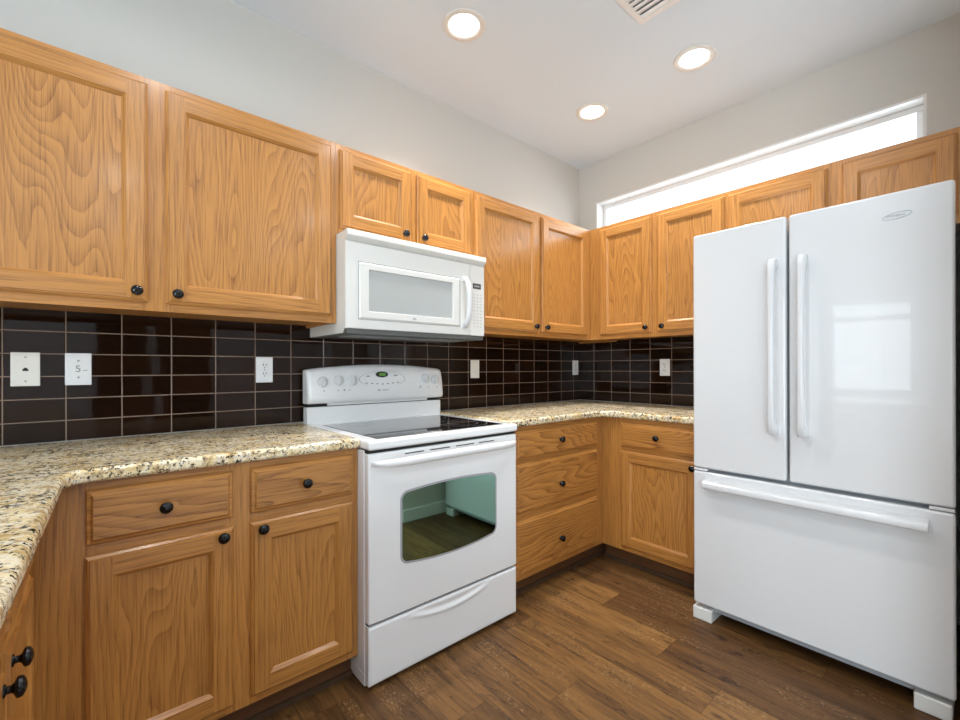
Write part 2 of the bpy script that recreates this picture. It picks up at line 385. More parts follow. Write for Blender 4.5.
# ------------------------------------------------------------------ cabinets
class Face:
    """maps (a right, b up, c out) on a cabinet front to world"""
    def __init__(s, side, plane): s.side, s.p = side, plane
    def P(s, a, b, c):
        if s.side == 'A': return (a, s.p - c, b)
        if s.side == 'B': return (s.p - c, -a, b)
        return (s.p + c, a, b)                       # 'L': faces +x, a = y
    def box(s, mb, a0, a1, b0, b1, c0, c1, mi=0, grain='v'):
        p, q = s.P(a0, b0, c0), s.P(a1, b1, c1)
        g = 'z' if grain == 'v' else ('x' if s.side == 'A' else 'y')
        mb.box(p[0], q[0], p[1], q[1], p[2], q[2], mi, g)
    def axes(s):
        o = Vector(s.P(0, 0, 0)); return Vector(s.P(1, 0, 0)) - o, Vector((0, 0, 1)), Vector(s.P(0, 0, 1)) - o
def ring_panel(F, mb, a0, a1, b0, b1, rings, hgrain_side=False):
    """nested rectangles [(inset, out)], side faces with grain along each member"""
    offs = [(random.uniform(0, 40), random.uniform(0, 40)) for _ in range(4)]
    R = []
    for ins, c in rings: R.append([(a0 + ins, b0 + ins, c), (a1 - ins, b0 + ins, c), (a1 - ins, b1 - ins, c), (a0 + ins, b1 - ins, c)])
    for i in range(len(R) - 1):
        for j in range(4):
            A, B_, C, D = R[i][j], R[i][(j + 1) % 4], R[i + 1][(j + 1) % 4], R[i + 1][j]
            hor = j in (0, 2) or hgrain_side
            uv = [((p[1], p[0]) if hor else (p[0], p[1])) for p in (A, B_, C, D)]
            uv = [(u + offs[j][0], v + offs[j][1]) for u, v in uv]
            mb.face([F.P(*p) for p in (A, B_, C, D)], 0, uv)
    return R[-1]
def knob(F, a, b, c, parent, r=.0165):
    u, v, wv = F.axes(); m = MB()
    prof = [(r * .62, 0), (r * .62, .002), (r * .36, .0035), (r * .36, .009), (r * .55, .012), (r * .95, .015), (r, .018), (r * .93, .022), (r * .6, .0255), (r * .2, .027)]
    m.lathe(prof, F.P(a, b, c), 20, 0, u, v, wv); return m.build('knob', M_BLACK, parent)
FT = .019
def door(F, a0, a1, b0, b1, parent, kpos=None):
    m = MB(); fwid = .056; T = .019; c0 = FT
    outer = [(0, c0), (0, c0 + .009), (.006, c0 + .0145), (.0085, c0 + .0145), (.0095, c0 + T)]
    ring_panel(F, m, a0, a1, b0, b1, outer)
    i0 = .0095; ct = c0 + T
    def Q(x0, x1, y0, y1, hor):
        ou, ov = random.uniform(0, 40), random.uniform(0, 40); pts = [(x0, y0), (x1, y0), (x1, y1), (x0, y1)]
        m.face([F.P(x, y, ct) for x, y in pts], 0, [((y + ou, x + ov) if hor else (x + ou, y + ov)) for x, y in pts])
    Q(a0 + i0, a0 + fwid, b0 + i0, b1 - i0, False); Q(a1 - fwid, a1 - i0, b0 + i0, b1 - i0, False)
    Q(a0 + fwid, a1 - fwid, b0 + i0, b0 + fwid, True); Q(a0 + fwid, a1 - fwid, b1 - fwid, b1 - i0, True)
    inner = [(fwid, ct), (fwid + .0015, ct - .002), (fwid + .0025, ct - .002), (fwid + .0115, ct - .0095), (fwid + .012, ct - .011)]
    ring_panel(F, m, a0, a1, b0, b1, inner)
    d = m.build('door', M_OAKF, parent, fix=False)
    p = MB(); e = fwid + .0115; cp = ct - .0105; ou, ov = random.uniform(0, 40), random.uniform(0, 40)
    pts = [(a0 + e, b0 + e), (a1 - e, b0 + e), (a1 - e, b1 - e), (a0 + e, b1 - e)]
    p.face([F.P(x, y, cp) for x, y in pts], 0, [(x + ou, y + ov) for x, y in pts])
    p.face([F.P(x, y, c0 + .0005) for x, y in pts[::-1]], 0, [(x + ou, y + ov) for x, y in pts])
    p.build('door_panel', M_OAKP, d, fix=False)
    if kpos: knob(F, kpos[0], kpos[1], ct, d)
    return d
def drawer(F, a0, a1, b0, b1, parent, kpos=None):
    m = MB(); c0 = FT; T = .019
    offs = [(0, c0), (0, c0 + .008), (.003, c0 + .0115), (.010, c0 + .0125), (.0115, c0 + .0155), (.015, c0 + T)]
    ring_panel(F, m, a0, a1, b0, b1, offs, True); i0 = .015
    ou, ov = random.uniform(0, 40), random.uniform(0, 40); pts = [(a0 + i0, b0 + i0), (a1 - i0, b0 + i0), (a1 - i0, b1 - i0), (a0 + i0, b1 - i0)]
    m.face([F.P(x, y, c0 + T) for x, y in pts], 1, [(y + ou, x + ov) for x, y in pts])
    d = m.build('drawer', [M_OAKF, M_OAKD], parent, fix=False)
    if kpos: knob(F, kpos[0], kpos[1], c0 + T, d)
    return d
def frame(F, a0, a1, b0, b1, stiles, rails, parent):
    """stiles: list of (a,a) full height; rails: (a,a,b,b)"""
    m = MB()
    for s0, s1 in stiles: F.box(m, s0, s1, b0, b1, 0, FT, 0, 'v')
    for q in rails: F.box(m, *q, 0, FT, 0, 'h')
    return m.build('face_frame', M_OAKF, parent)
UT, UB = 2.135, 1.362
G_UP, G_BASE = 'oak wall cabinets', 'oak base cabinets'
def upper(F, a0, a1, b0, b1, doors, label, depth=.306, ext=0):
    """doors: (a0, a1, knob a or None)"""
    am = (a0 + a1) / 2; e = thing('wall_cabinet', F.P(am, b0, -depth / 2), label, 'cabinet', G_UP)
    m = MB()
    F.box(m, a0, a1 + ext, b0 + .012, b1, -depth + .001, 0, 0, 'h')
    F.box(m, a0, a0 + .015, b0, b0 + .012, -depth + .001, 0, 0, 'h'); F.box(m, a1 + ext - .015, a1 + ext, b0, b0 + .012, -depth + .001, 0, 0, 'h')
    m.build('carcass', M_OAKF, e)
    st = [(a0, doors[0][0] + .02)]
    for d0, d1 in zip(doors, doors[1:]): st.append((d0[1] - .02, d1[0] + .02))
    st.append((doors[-1][1] - .02, a1)); ra = []
    for s0, s1 in zip(st, st[1:]): ra += [(s0[1], s1[0], b0, b0 + .045), (s0[1], s1[0], b1 - .045, b1)]
    frame(F, a0, a1, b0, b1, st, ra, e)
    for d0, d1, ka in doors: door(F, d0, d1, b0 + .028, b1 - .024, e, (ka, b0 + .028 + .032) if ka is not None else None)
    return e
FA = Face('A', -0.306); FBu = Face('B', -0.306)
upper(FA, -3.42, -2.169, UB, UT, [(-3.38, -2.815, -2.845), (-2.767, -2.193, -2.735)], 'wide two-door oak wall cabinet left of the microwave, above the phone jack')
upper(FA, -2.168, -1.4015, 1.746, UT, [(-2.155, -1.800, -1.838), (-1.764, -1.424, -1.732)], 'short two-door oak wall cabinet directly above the white microwave')
upper(FA, -1.4005, -0.326, UB, UT, [(-1.387, -0.878, -0.915), (-0.846, -0.373, -0.815)], 'two-door oak wall cabinet between the microwave and the room corner', ext=.3255)
upper(FBu, 0.3265, 1.216, UB, UT, [(.413, .785, .756), (.825, 1.207, .862)], 'two-door oak wall cabinet under the window, between corner and refrigerator')
upper(FBu, 1.217, 2.13, 1.748, UT, [(1.230, 1.662, 1.628), (1.716, 2.080, 1.75)], 'short two-door oak wall cabinet right above the refrigerator')
# base cabinets
CT, CB = 0.912, 0.875
FAb = Face('A', -0.596); FBb = Face('B', -0.596); FL = Face('L', -3.094)
def base_body(F, a0, a1, e, depth=.594, toe=(0, 0), extra=None):
    m = MB(); F.box(m, a0, a1, .10, CB - .001, -depth, 0, 0, 'v'); m.build('carcass', M_OAKF, e)
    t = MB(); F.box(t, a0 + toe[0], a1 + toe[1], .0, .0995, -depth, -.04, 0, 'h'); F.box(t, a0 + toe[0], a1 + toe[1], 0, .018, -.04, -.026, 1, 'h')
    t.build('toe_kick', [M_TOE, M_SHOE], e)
DZ0, DZ1, DR0, DR1 = .127, .688, .706, .852
e = thing('base_cabinet', (-2.62, -.3, 0), 'two-door two-drawer oak base cabinet left of the white range', 'cabinet', G_BASE)
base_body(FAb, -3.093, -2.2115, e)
frame(FAb, -3.075, -2.2115, .10, CB - .001, [(-3.075, -2.945), (-2.645, -2.555), (-2.255, -2.2115)],
      [(-2.945, -2.645, .10, .145), (-2.945, -2.645, .67, .725), (-2.945, -2.645, .83, CB - .001), (-2.555, -2.255, .10, .145), (-2.555, -2.255, .67, .725), (-2.555, -2.255, .83, CB - .001)], e)
drawer(FAb, -2.966, -2.626, DR0 + .003, DR1, e, (-2.797, .780)); drawer(FAb, -2.575, -2.234, DR0 + .003, DR1, e, (-2.406, .780))
door(FAb, -2.967, -2.624, DZ0, DZ1 - .009, e, (-2.655, .658)); door(FAb, -2.577, -2.234, DZ0, DZ1 - .009, e, (-2.544, .658))
e = thing('base_cabinet', (-3.4, -1.5, 0), 'oak base cabinet under the left counter leg, its black knobs seen edge-on', 'cabinet', G_BASE)
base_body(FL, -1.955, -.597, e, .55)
ys = [(-1.063, -.675), (-1.493, -1.105), (-1.92, -1.545)]
frame(FL, -1.955, -.615, .10, CB - .001, [(-.692, -.615), (-1.125, -1.043), (-1.565, -1.473), (-1.955, -1.90)],
      [r for (q0, q1) in ys for r in ((q0 + .02, q1 - .02 + .003, .10, .145), (q0 + .02, q1 - .017, .67, .725), (q0 + .02, q1 - .017, .83, CB - .001))], e)
for i, (q0, q1) in enumerate(ys):
    drawer(FL, q0, q1, DR0, DR1, e, ((q0 + q1) / 2, .78) if i > 1 else None)
    door(FL, q0, q1, DZ0, DZ1, e, (q0 + .028 if i % 2 == 0 else q1 - .028, .658))
e = thing('base_cabinet', (-1.0, -.3, 0), 'three-drawer oak base cabinet between the white range and the corner', 'cabinet', G_BASE)
base_body(FAb, -1.443, -.002, e)
frame(FAb, -1.443, -.6155, .10, CB - .001, [(-1.443, -1.36), (-.705, -.6155)], [(-1.36, -.705, .10, .145), (-1.36, -.705, .40, .45), (-1.36, -.705, .67, .725), (-1.36, -.705, .83, CB - .001)], e)
drawer(FAb, -1.380, -.684, .706, .852, e, (-1.039, .781)); drawer(FAb, -1.380, -.684, .437, .687, e, (-1.039, .542)); drawer(FAb, -1.380, -.684, .127, .400, e, (-1.039, .245))
e = thing('base_cabinet', (-.3, -.92, 0), 'oak base cabinet with one drawer and door beside the refrigerator', 'cabinet', G_BASE)
base_body(FBb, .5965, 1.215, e)
frame(FBb, .6155, 1.215, .10, CB - .001, [(.6155, .765), (1.175, 1.215)], [(.765, 1.175, .10, .145), (.765, 1.175, .67, .725), (.765, 1.175, .83, CB - .001)], e)
drawer(FBb, .748, 1.196, DR0, .845, e, (.972, .781)); door(FBb, .748, 1.196, DZ0, DZ1 - .007, e, (1.166, .650))

# ------------------------------------------------------------------ granite countertops
def fillet(p_in, c, p_out, r, n=8):
    """concave or convex 90-degree corner c rounded between directions"""
    c = Vector(c); d1 = (Vector(p_in) - c).normalized(); d2 = (Vector(p_out) - c).normalized(); o = c + (d1 + d2) * r; out = []
    for i in range(n + 1):
        t = i / n * PI / 2; out.append(tuple(o - d2 * r * math.cos(t) - d1 * r * math.sin(t)))
    return out
def counter(pts, label):
    m = MB(); m.prism(pts, CB, CT); o = m.build('countertop', M_GRAN, bevel=.013, seg=4); return tag(o, label, 'countertop', 'granite countertops')
EY = -.645
p = [(-2.2105, -.009)] + [(-3.66, -.009), (-3.66, -1.98), (-3.036, -1.98)] + fillet((-3.004, -1.98), (-3.004, EY), (-2.2, EY), .06) + [(-2.2105, EY)]
counter(p, 'speckled beige granite countertop left of the range, wrapping round the left corner')
p = [(-.009, -.009), (-1.4405, -.009), (-1.4405, EY)] + fillet((-1.4, EY), (EY, EY), (EY, -1.2), .095) + [(EY, -1.235), (-.009, -1.235)]
counter(p, 'speckled beige granite countertop in the far corner, between range and refrigerator')

# ------------------------------------------------------------------ range
X0, X1 = -2.2085, -1.4465; XC = (X0 + X1) / 2
e = thing('range', (XC, -.34, 0), 'white freestanding electric range with black glass cooktop and green-tinted oven window', 'range')
m = MB(); m.box(X0, X1, -.662, -.025, .05, .868); m.build('body', M_RANGE, e, bevel=.004)
for x in (X0, X1 - .022):
    m = MB(); m.box(x, x + .022, -.664, -.04, .006, .0505); m.build('side_skirt', M_RANGE, e, bevel=.002)
for x in (X0 + .045, X1 - .045):
    for y in (-.62, -.09):
        f = MB(); f.lathe([(.014, 0), (.014, .006), (.009, .006), (.009, .051)], (x, y, 0), 12, 0, Vector((1, 0, 0)), Vector((0, 1, 0)), Vector((0, 0, 1))); f.build('leveling_foot', M_GREY, e)
# storage drawer with moulded scoop
NX, NZ = 90, 44; vs = []; fs = []; z0, z1 = .017, .229
def dr_out(x, z):
    u = (x - XC) / .19
    c = 0.0
    if abs(u) < 1.25:
        zc = .207 - .026 * max(0.0, 1 - u * u); k = max(0.0, 1 - (abs(u) / 1.12) ** 4)
        d = z - zc
        c += .0048 * k * math.exp(-(d / .008) ** 2) - .0035 * k * math.exp(-((d - .018) / .010) ** 2)
    ed = min(x - X0, X1 - x, z - z0 + .002, z1 - z + .002)
    return c - .008 * max(0, 1 - ed / .008) ** 2
for j in range(NZ + 1):
    for i in range(NX + 1):
        x = X0 + .002 + (X1 - X0 - .004) * i / NX; z = z0 + (z1 - z0) * j / NZ; vs.append((x, -.697 - dr_out(x, z), z))
for j in range(NZ):
    for i in range(NX): a = j * (NX + 1) + i; fs.append((a, a + 1, a + NX + 2, a + NX + 1))
m = MB(); m.shared(vs, fs); m.box(X0 + .002, X1 - .002, -.690, -.663, z0, z1); m.build('storage_drawer', M_RANGE, e, fix=False)
# oven door
m = MB(); m.box(X0 + .001, X1 - .001, -.697, -.665, .239, .858); od = m.build('oven_door', M_RANGE, e, bevel=.007, seg=3)
def winshape(s):
    pts = []; wx = .2415 + s; N = 10
    zt, zb = .690 + s, .434 - s
    def top(x): return zt + .014 * (1 - (x / wx) ** 2)
    def bot(x): return zb - .022 * (1 - (x / wx) ** 2)
    r = .028 + s
    def arc(cx, cz, t0, t1): return [(cx + r * math.cos(t0 + (t1 - t0) * i / N), cz + r * math.sin(t0 + (t1 - t0) * i / N)) for i in range(N + 1)]
    pts += arc(wx - r, bot(wx - r) + r, -PI / 2, 0) + arc(wx - r, top(wx - r) - r, 0, PI / 2)
    pts += [(x, top(x)) for x in [(wx - r) * (1 - 2 * i / 16) for i in range(1, 16)]]
    pts += arc(-wx + r, top(wx - r) - r, PI / 2, PI) + arc(-wx + r, bot(wx - r) + r, PI, 3 * PI / 2)
    pts += [(x, bot(x)) for x in [-(wx - r) * (1 - 2 * i / 16) for i in range(1, 16)]]
    return [(XC + x, z) for x, z in pts]
m = MB(); m.prism(winshape(.008), -.6982, -.6955, 0, 'y'); m.build('window_border', M_OVENB, od)
m = MB(); m.prism(winshape(0), -.6992, -.6955, 0, 'y'); m.build('oven_window', M_OVENG, od)
hp = []; hr = []
for i in range(41):
    t = -1 + 2 * i / 40; x = XC + .367 * t; out = .046 * (1 - abs(t) ** 9) + .006 * (1 - t * t)
    hp.append((x, -.699 - out, .822 + .004 * (1 - t * t))); k = 1 - .55 * abs(t) ** 8; hr.append((.012 * k, .0165 * k))
m = MB(); m.tube(hp, hr, 14); m.build('handle', M_RANGE, od)
for a, b_ in ((-2.057, -1.971), (-1.942, -1.843), (-1.811, -1.713), (-1.684, -1.595)):
    m = MB(); m.box(a + .002, b_ + .002, -.6982, -.696, .8405, .8445); m.build('vent_slot', M_DARK, od)
for q in ((X0 + .006, X1 - .006, -.680, -.662, .230, .238), (X0 + .004, X1 - .004, -.685, -.63, .858, .8715)):
    m = MB(); m.box(*q); m.build('seam', M_DARK, e)
# cooktop frame and glass
m = MB(); m.box(X0 - .001, X1 + .001, -.706, -.03, .8705, .906); m.build('cooktop_frame', M_RANGE, e, bevel=.011, seg=4)
m = MB(); m.box(X0 + .050, X1 - .062, -.668, -.150, .9035, .9078); g = m.build('cooktop_glass', M_CTOP, e, bevel=.0015)
m = MB()
for cx, cy, r in ((-2.03, -.53, .10), (-1.63, -.52, .115), (-2.03, -.24, .075), (-1.63, -.24, .085)):
    for rr in (r, r * .62):
        vs = []; fs = []
        for i in range(48):
            t = 2 * PI * i / 48
            for q in (rr, rr + .0015): vs.append((cx + q * math.cos(t), cy + q * math.sin(t), .9081))
        for i in range(48): a = 2 * i; b_ = 2 * ((i + 1) % 48); fs.append((a, a + 1, b_ + 1, b_))
        m = MB(); m.shared(vs, fs, 0, False); m.build('burner_ring', M_GREY, g)
# backguard
m = MB(); m.box(X0 + .003, X1 + .005, -.082, -.027, .900, .986); m.build('backguard_riser', M_RANGE, e, bevel=.006)
m = MB(); m.box(X0 + .006, X1 - .006, -.074, -.03, .986, 1.004); m.build('backguard_slot', M_DARK, e)
m = MB()
m.box(X0 + .10, X1 - .09, -.082, -.07, .990, 1.0015); m.build('backguard_strip', M_RANGE, e)
vs = []; fs = []; N = 44; sect = None
def psect(x):
    u = (x + 1.8215) / .386; top = 1.163 + .025 * (1 - u * u); ed = (1 - abs(u)) * .386
    k = 1.0 if ed > .022 else math.sqrt(max(0.0, 1 - ((.022 - ed) / .022) ** 2))     # rounded ends
    yb = -.03; d = [(-.030, 1.002), (-.094, 1.002), (-.103, 1.006), (-.109, 1.016), (-.109, 1.035), (-.104, 1.075), (-.097, 1.115), (-.088, top - .018), (-.080, top - .006), (-.068, top), (-.030, top)]
    return [(yb + (y - yb) * (.72 + .28 * k), 1.002 + (z - 1.002) * (1 if k > .999 else .965 + .035 * k)) for y, z in d]
def stations():
    X0, X1 = -2.2075, -1.4355
    L = [X0 + .022 * (1 - math.cos(t * PI / 2 / 7)) for t in range(8)]; Rr = [X0 + X1 - q for q in L][::-1]
    mid = [L[-1] + (Rr[0] - L[-1]) * i / 24 for i in range(1, 24)]; return L + mid + Rr
ST = stations(); ns = 11
for x in ST: vs += [(x, y, z) for y, z in psect(x)]
for i in range(len(ST) - 1):
    for j in range(ns):
        a = i * ns + j; b_ = i * ns + (j + 1) % ns; fs.append((a, b_, b_ + ns, a + ns))
m = MB(); m.shared(vs, fs); m.shared(vs[:ns], [tuple(range(ns))], 0, False); m.shared(vs[-ns:], [tuple(range(ns))], 0, False)
cp = m.build('control_panel', M_RANGE, e)
def pan_y(z): return -.109 + (z - 1.035) / .08 * .012
tl = Vector((0, -.9889, .1483))          # panel normal
tv = Vector((0, .1483, .9889))
for x, z in ((-2.140, 1.104), (-2.061, 1.110), (-1.992, 1.109), (-1.560, 1.112), (-1.497, 1.105)):
    k = MB(); c = Vector((x, pan_y(z) + .0006, z))
    k.lathe([(.0245, 0), (.0245, .005), (.021, .009), (.019, .010)], c, 28, 0, Vector((1, 0, 0)), tv, tl)
    bx = []
    for h, wd, ht in ((.006, .0075, .0240), (.024, .0052, .0225), (.0265, .0032, .020)):
        for sx, sy in ((-1, -1), (1, -1), (1, 1), (-1, 1)): bx.append(c + Vector((sx * wd, 0, 0)) + tv * (sy * ht) + tl * h)
    k.shared(bx, [(4 * q + i, 4 * q + (i + 1) % 4, 4 * q + 4 + (i + 1) % 4, 4 * q + 4 + i) for q in range(2) for i in range(4)] + [(8, 9, 10, 11)], 0, False)
    kb = k.build('knob', M_WHITE, cp)
def ell(cx, cz, rx, rz, off, n=40, rin=None):
    vs = []
    for i in range(n):
        t = 2 * PI * i / n
        for q in ((rin or 0), 1.0):
            z = cz + rz * q * math.sin(t); vs.append(Vector((cx + rx * q * math.cos(t), pan_y(z), z)) + tl * off)
    return vs, [(2 * i, 2 * i + 1, 2 * ((i + 1) % n) + 1, 2 * ((i + 1) % n)) for i in range(n)]
def mark(name, mt, *a, **k):
    m = MB(); m.shared(*ell(*a, **k), 0, False); m.build(name, mt, cp, fix=False)
mark('oval_outline', M_MARK, -1.822, 1.112, .133, .040, .0008, rin=.975)
for i, x in enumerate((-1.915, -1.885, -1.855, -1.825, -1.795, -1.765, -1.735)): mark('touch_button', M_MARK, x, 1.093 - .006 * (1 - abs(i - 3) / 3), .008, .0032, .0009)
mark('touch_button', M_MARK, -1.905, 1.128, .012, .004, .0009); mark('touch_button', M_MARK, -1.745, 1.130, .012, .004, .0009)
mark('printed_emblem', M_MARK, -1.848, 1.056, .008, .004, .0009); mark('printed_wordmark', M_MARK, -1.812, 1.056, .022, .0022, .0009)
for x in (-2.135, -2.065, -2.01, -1.60, -1.545, -1.485): mark('burner_symbol', M_MARK, x, 1.062, .004, .003, .0009)
for x, z in ((-2.035, 1.063), (-1.594, 1.070)): mark('indicator_lamp', M_MARKD, x, z, .0035, .0045, .0009)
m = MB(); m.shared(*ell(-1.826, 1.1365, .036, .0155, .0013), 0, False); dsp = m.build('clock_display', M_DISP, cp, fix=False)
m = MB()
def seg(x, z, w_, h_):
    pts = [(x - w_, z - h_), (x + w_, z - h_), (x + w_, z + h_), (x - w_, z + h_)]
    m.face([Vector((a, pan_y(b_), b_)) + tl * .0019 for a, b_ in pts])
for dx in (-.013, 0, .011):
    for q in (-1, 0, 1): seg(-1.822 + dx, 1.1365 + q * .006, .0032, .0008)
    for q in (-1, 1): seg(-1.822 + dx + q * .0036, 1.1365, .0008, .006)
m.build('clock_digits', M_GREEN, dsp, fix=False)

# ------------------------------------------------------------------ over-the-range microwave
MX0, MX1, MF = -2.166, -1.4015, -.42
e = thing('microwave', ((MX0 + MX1) / 2, -.2, 1.316), 'white over-the-range microwave hanging below the short oak cabinet', 'microwave')
m = MB(); m.prism([(-.010, 1.318), (-.010, 1.7445), (-.412, 1.7445), (-.412, 1.335), (-.388, 1.335), (-.376, 1.318)], MX0, MX1, 0, 'x'); m.build('body', M_BISQ, e, bevel=.002)
m = MB(); m.box(MX0 + .006, MX1 - .006, -.374, -.02, 1.3155, 1.3185); m.box(MX0 + .006, MX1 - .006, -.414, -.374, 1.3155, 1.3365); m.build('underside', M_UNDER, e)
m = MB(); m.box(MX0 + .06, MX1 - .06, -.33, -.20, 1.312, 1.3145); m.build('grease_filter', M_GREY, e)
m = MB(); m.prism([(-.405, 1.7445), (-.430, 1.7465), (-.434, 1.7425), (-.435, 1.722), (-.432, 1.718), (-.414, 1.702), (-.405, 1.698)], MX0 - .0005, MX1 + .0005, 0, 'x'); m.build('top_grille', M_BISQ, e, bevel=.0015)
DXR = -1.499
m = MB(); m.box(MX0 + .001, DXR - .001, MF, -.412, 1.336, 1.700); md = m.build('door', M_BISQ, e, bevel=.004, seg=3)
wx0, wx1, wz0, wz1 = -2.110, -1.568, 1.378, 1.618
ix0, ix1, iz0, iz1 = -2.066, -1.614, 1.411, 1.591
m = MB()
def rr(x0, x1, z0, z1, y): return [(x0, y, z0), (x1, y, z0), (x1, y, z1), (x0, y, z1)]
R = [rr(wx0, wx1, wz0, wz1, MF - .0002), rr(wx0 + .004, wx1 - .004, wz0 + .004, wz1 - .004, MF + .003), rr(wx0 + .007, wx1 - .007, wz0 + .007, wz1 - .007, MF - .006), rr(ix0, ix1, iz0, iz1, MF - .006), rr(ix0 + .003, ix1 - .003, iz0 + .003, iz1 - .003, MF + .001)]
for q in range(1, len(R) - 1):
    for j in range(4): m.face([R[q][j], R[q][(j + 1) % 4], R[q + 1][(j + 1) % 4], R[q + 1][j]])
for j in range(4): m.face([(R[0][j][0], MF - .0004, R[0][j][2]), (R[0][(j + 1) % 4][0], MF - .0004, R[0][(j + 1) % 4][2]), R[2][(j + 1) % 4], R[2][j]])
m.build('window_frame', M_BISQ, md, fix=False)
m = MB(); m.box(ix0 + .001, ix1 - .001, MF - .0012, MF + .002, iz0 + .001, iz1 - .001); m.build('door_window', M_MWG, md)
m = MB(); g3 = .0032
for q in ((wx0 - g3, wx1 + g3, wz1, wz1 + g3), (wx0 - g3, wx1 + g3, wz0 - g3, wz0), (wx0 - g3, wx0, wz0, wz1), (wx1, wx1 + g3, wz0, wz1)): m.box(q[0], q[1], MF - .0005, MF + .001, q[2], q[3])
m.build('frame_groove', M_MARK, md)
m = MB(); m.lathe([(.010, 0), (.010, .0006)], (-1.838, MF - .0064, 1.395), 20, 0, Vector((1, 0, 0)), Vector((0, 0, 1)), Vector((0, -1, 0)), .45); m.build('badge', M_MARK, md)
hp = []; hr = []
for i in range(25):
    t = -1 + 2 * i / 24; hp.append((-1.541 + .006 * (1 - t * t), MF - .010 - .030 * (1 - t ** 4), 1.501 + .122 * t)); k = 1 - .3 * t ** 6; hr.append((.0155 * k, .011))
m = MB(); m.tube(hp, hr, 12, upv=Vector((0, -1, 0)))
for z in (1.385, 1.617): m.box(-1.551, -1.531, MF - .016, MF + .001, z - .012, z + .012)
m.build('handle', M_WHITE, md)
m = MB(); m.box(DXR + .001, MX1 - .001, MF, -.412, 1.336, 1.700); mc = m.build('control_panel', M_BISQ, e, bevel=.003)
m = MB(); m.box(-1.482, -1.427, MF - .0008, MF + .001, 1.578, 1.606); m.build('display', M_MARKD, mc)
m = MB(); m.box(-1.472, -1.437, MF - .0012, MF, 1.588, 1.596); m.build('display_digits', M_MARK, mc)
m = MB()
for r in range(11):
    for c in range(3):
        x = -1.478 + c * .0225; z = 1.548 - r * .0165; m.box(x, x + .010 + .003 * ((r + c) % 2), MF - .0006, MF + .001, z - .0022, z + .0022)
m.build('keypad_print', pmat('keypad_grey', (0.52, 0.51, 0.47), .5), mc)

# ------------------------------------------------------------------ refrigerator (front faces -x)
FX, FY0, FY1 = -.84, -2.090, -1.2545
e = thing('refrigerator', (-.43, (FY0 + FY1) / 2, 0), 'tall white french-door refrigerator with bottom freezer drawer', 'refrigerator')
m = MB(); m.box(-.765, -.05, FY0 + .006, FY1 - .006, .045, 1.742); m.build('body', M_WHITE, e, bevel=.006)
m = MB(); m.box(-.776, -.764, FY0 + .02, FY1 - .02, .07, 1.735); m.build('gasket', M_GASK, e)
def slab(name, y0, y1, z0, z1):
    """door slab with softly rounded vertical edges"""
    mm = MB(); mm.box(FX, -.777, y0, y1, z0, z1); return mm.build(name, M_WHITE, e, bevel=.010, seg=4)
YS = -1.6285
dl = slab('door', YS + .0045, FY1, .706, 1.782); dr = slab('door', FY0, YS - .0045, .706, 1.782)
fz = slab('freezer_drawer', FY0, FY1, .076, .690)
def fhandle(par, yc):
    hp = []; hr = []
    z0, z1 = .895, 1.610; yw = .0140
    mm = MB(); n = 28
    vs = []; fs = []
    for i in range(n + 1):
        t = i / n; z = z0 + (z1 - z0) * t; s = -1 + 2 * t
        out = .050 + .010 * (1 - s * s); inn = out - .020 if abs(s) < .86 else -.001
        if abs(s) >= .86 and abs(s) < .9: inn = (out - .020) * (1 - (abs(s) - .86) / .04)
        if i in (0, n): out -= .012
        wd = yw * (.82 + .18 * s * s)
        vs += [(FX - inn, yc - wd, z), (FX - out + .006, yc - wd, z), (FX - out, yc - wd * .5, z), (FX - out, yc + wd * .5, z), (FX - out + .006, yc + wd, z), (FX - inn, yc + wd, z)]
    for i in range(n):
        for j in range(6): a = 6 * i + j; b_ = 6 * i + (j + 1) % 6; fs.append((a, b_, b_ + 6, a + 6))
    fs += [tuple(range(6)), tuple(6 * n + q for q in range(6))]
    mm.shared(vs, fs, 0, True); h = mm.build('handle', M_WHITE, par, bevel=.0025, seg=2)
    return h
fhandle(dl, -1.583); fhandle(dr, -1.684)
m = MB(); m.prism([(FX + .002, .6605), (FX - .030, .6585), (FX - .044, .650), (FX - .047, .640), (FX - .046, .627), (FX - .038, .620), (FX - .028, .620), (FX - .020, .636), (FX + .002, .640)], -2.030, -1.308, 0, 'y')
m.build('handle', M_WHITE, fz, bevel=.004, seg=3)
for y0, y1 in ((FY1 - .062, FY1 - .002), (FY0 + .002, FY0 + .062)):
    m = MB(); m.box(FX + .002, -.765, y0, y1, .6925, .7035); m.build('hinge_cover', M_WHITE, e, bevel=.002)
m = MB(); m.box(-.80, -.06, FY0 + .03, FY1 - .03, .045, .072); m.build('toe_grille', M_GASK, e)
for y0, y1 in ((FY1 - .080, FY1 + .004), (FY0 + .008, FY0 + .10)):
    m = MB(); m.box(-.838, -.70, y0, y1, .001, .058); m.build('foot_cover', M_BISQ, e, bevel=.006, seg=3)
for y in (FY0 + .08, FY1 - .08):
    m = MB(); m.box(-.83, -.70, y - .05, y + .05, 1.7425, 1.772); m.build('top_hinge', M_WHITE, e, bevel=.004)
for y in (FY0 + .08, FY1 - .08):
    m = MB(); m.lathe([(.02, 0), (.02, .046)], (-.15, y, 0), 12, 0, Vector((1, 0, 0)), Vector((0, 1, 0)), Vector((0, 0, 1))); m.build('rear_roller', M_GREY, e)
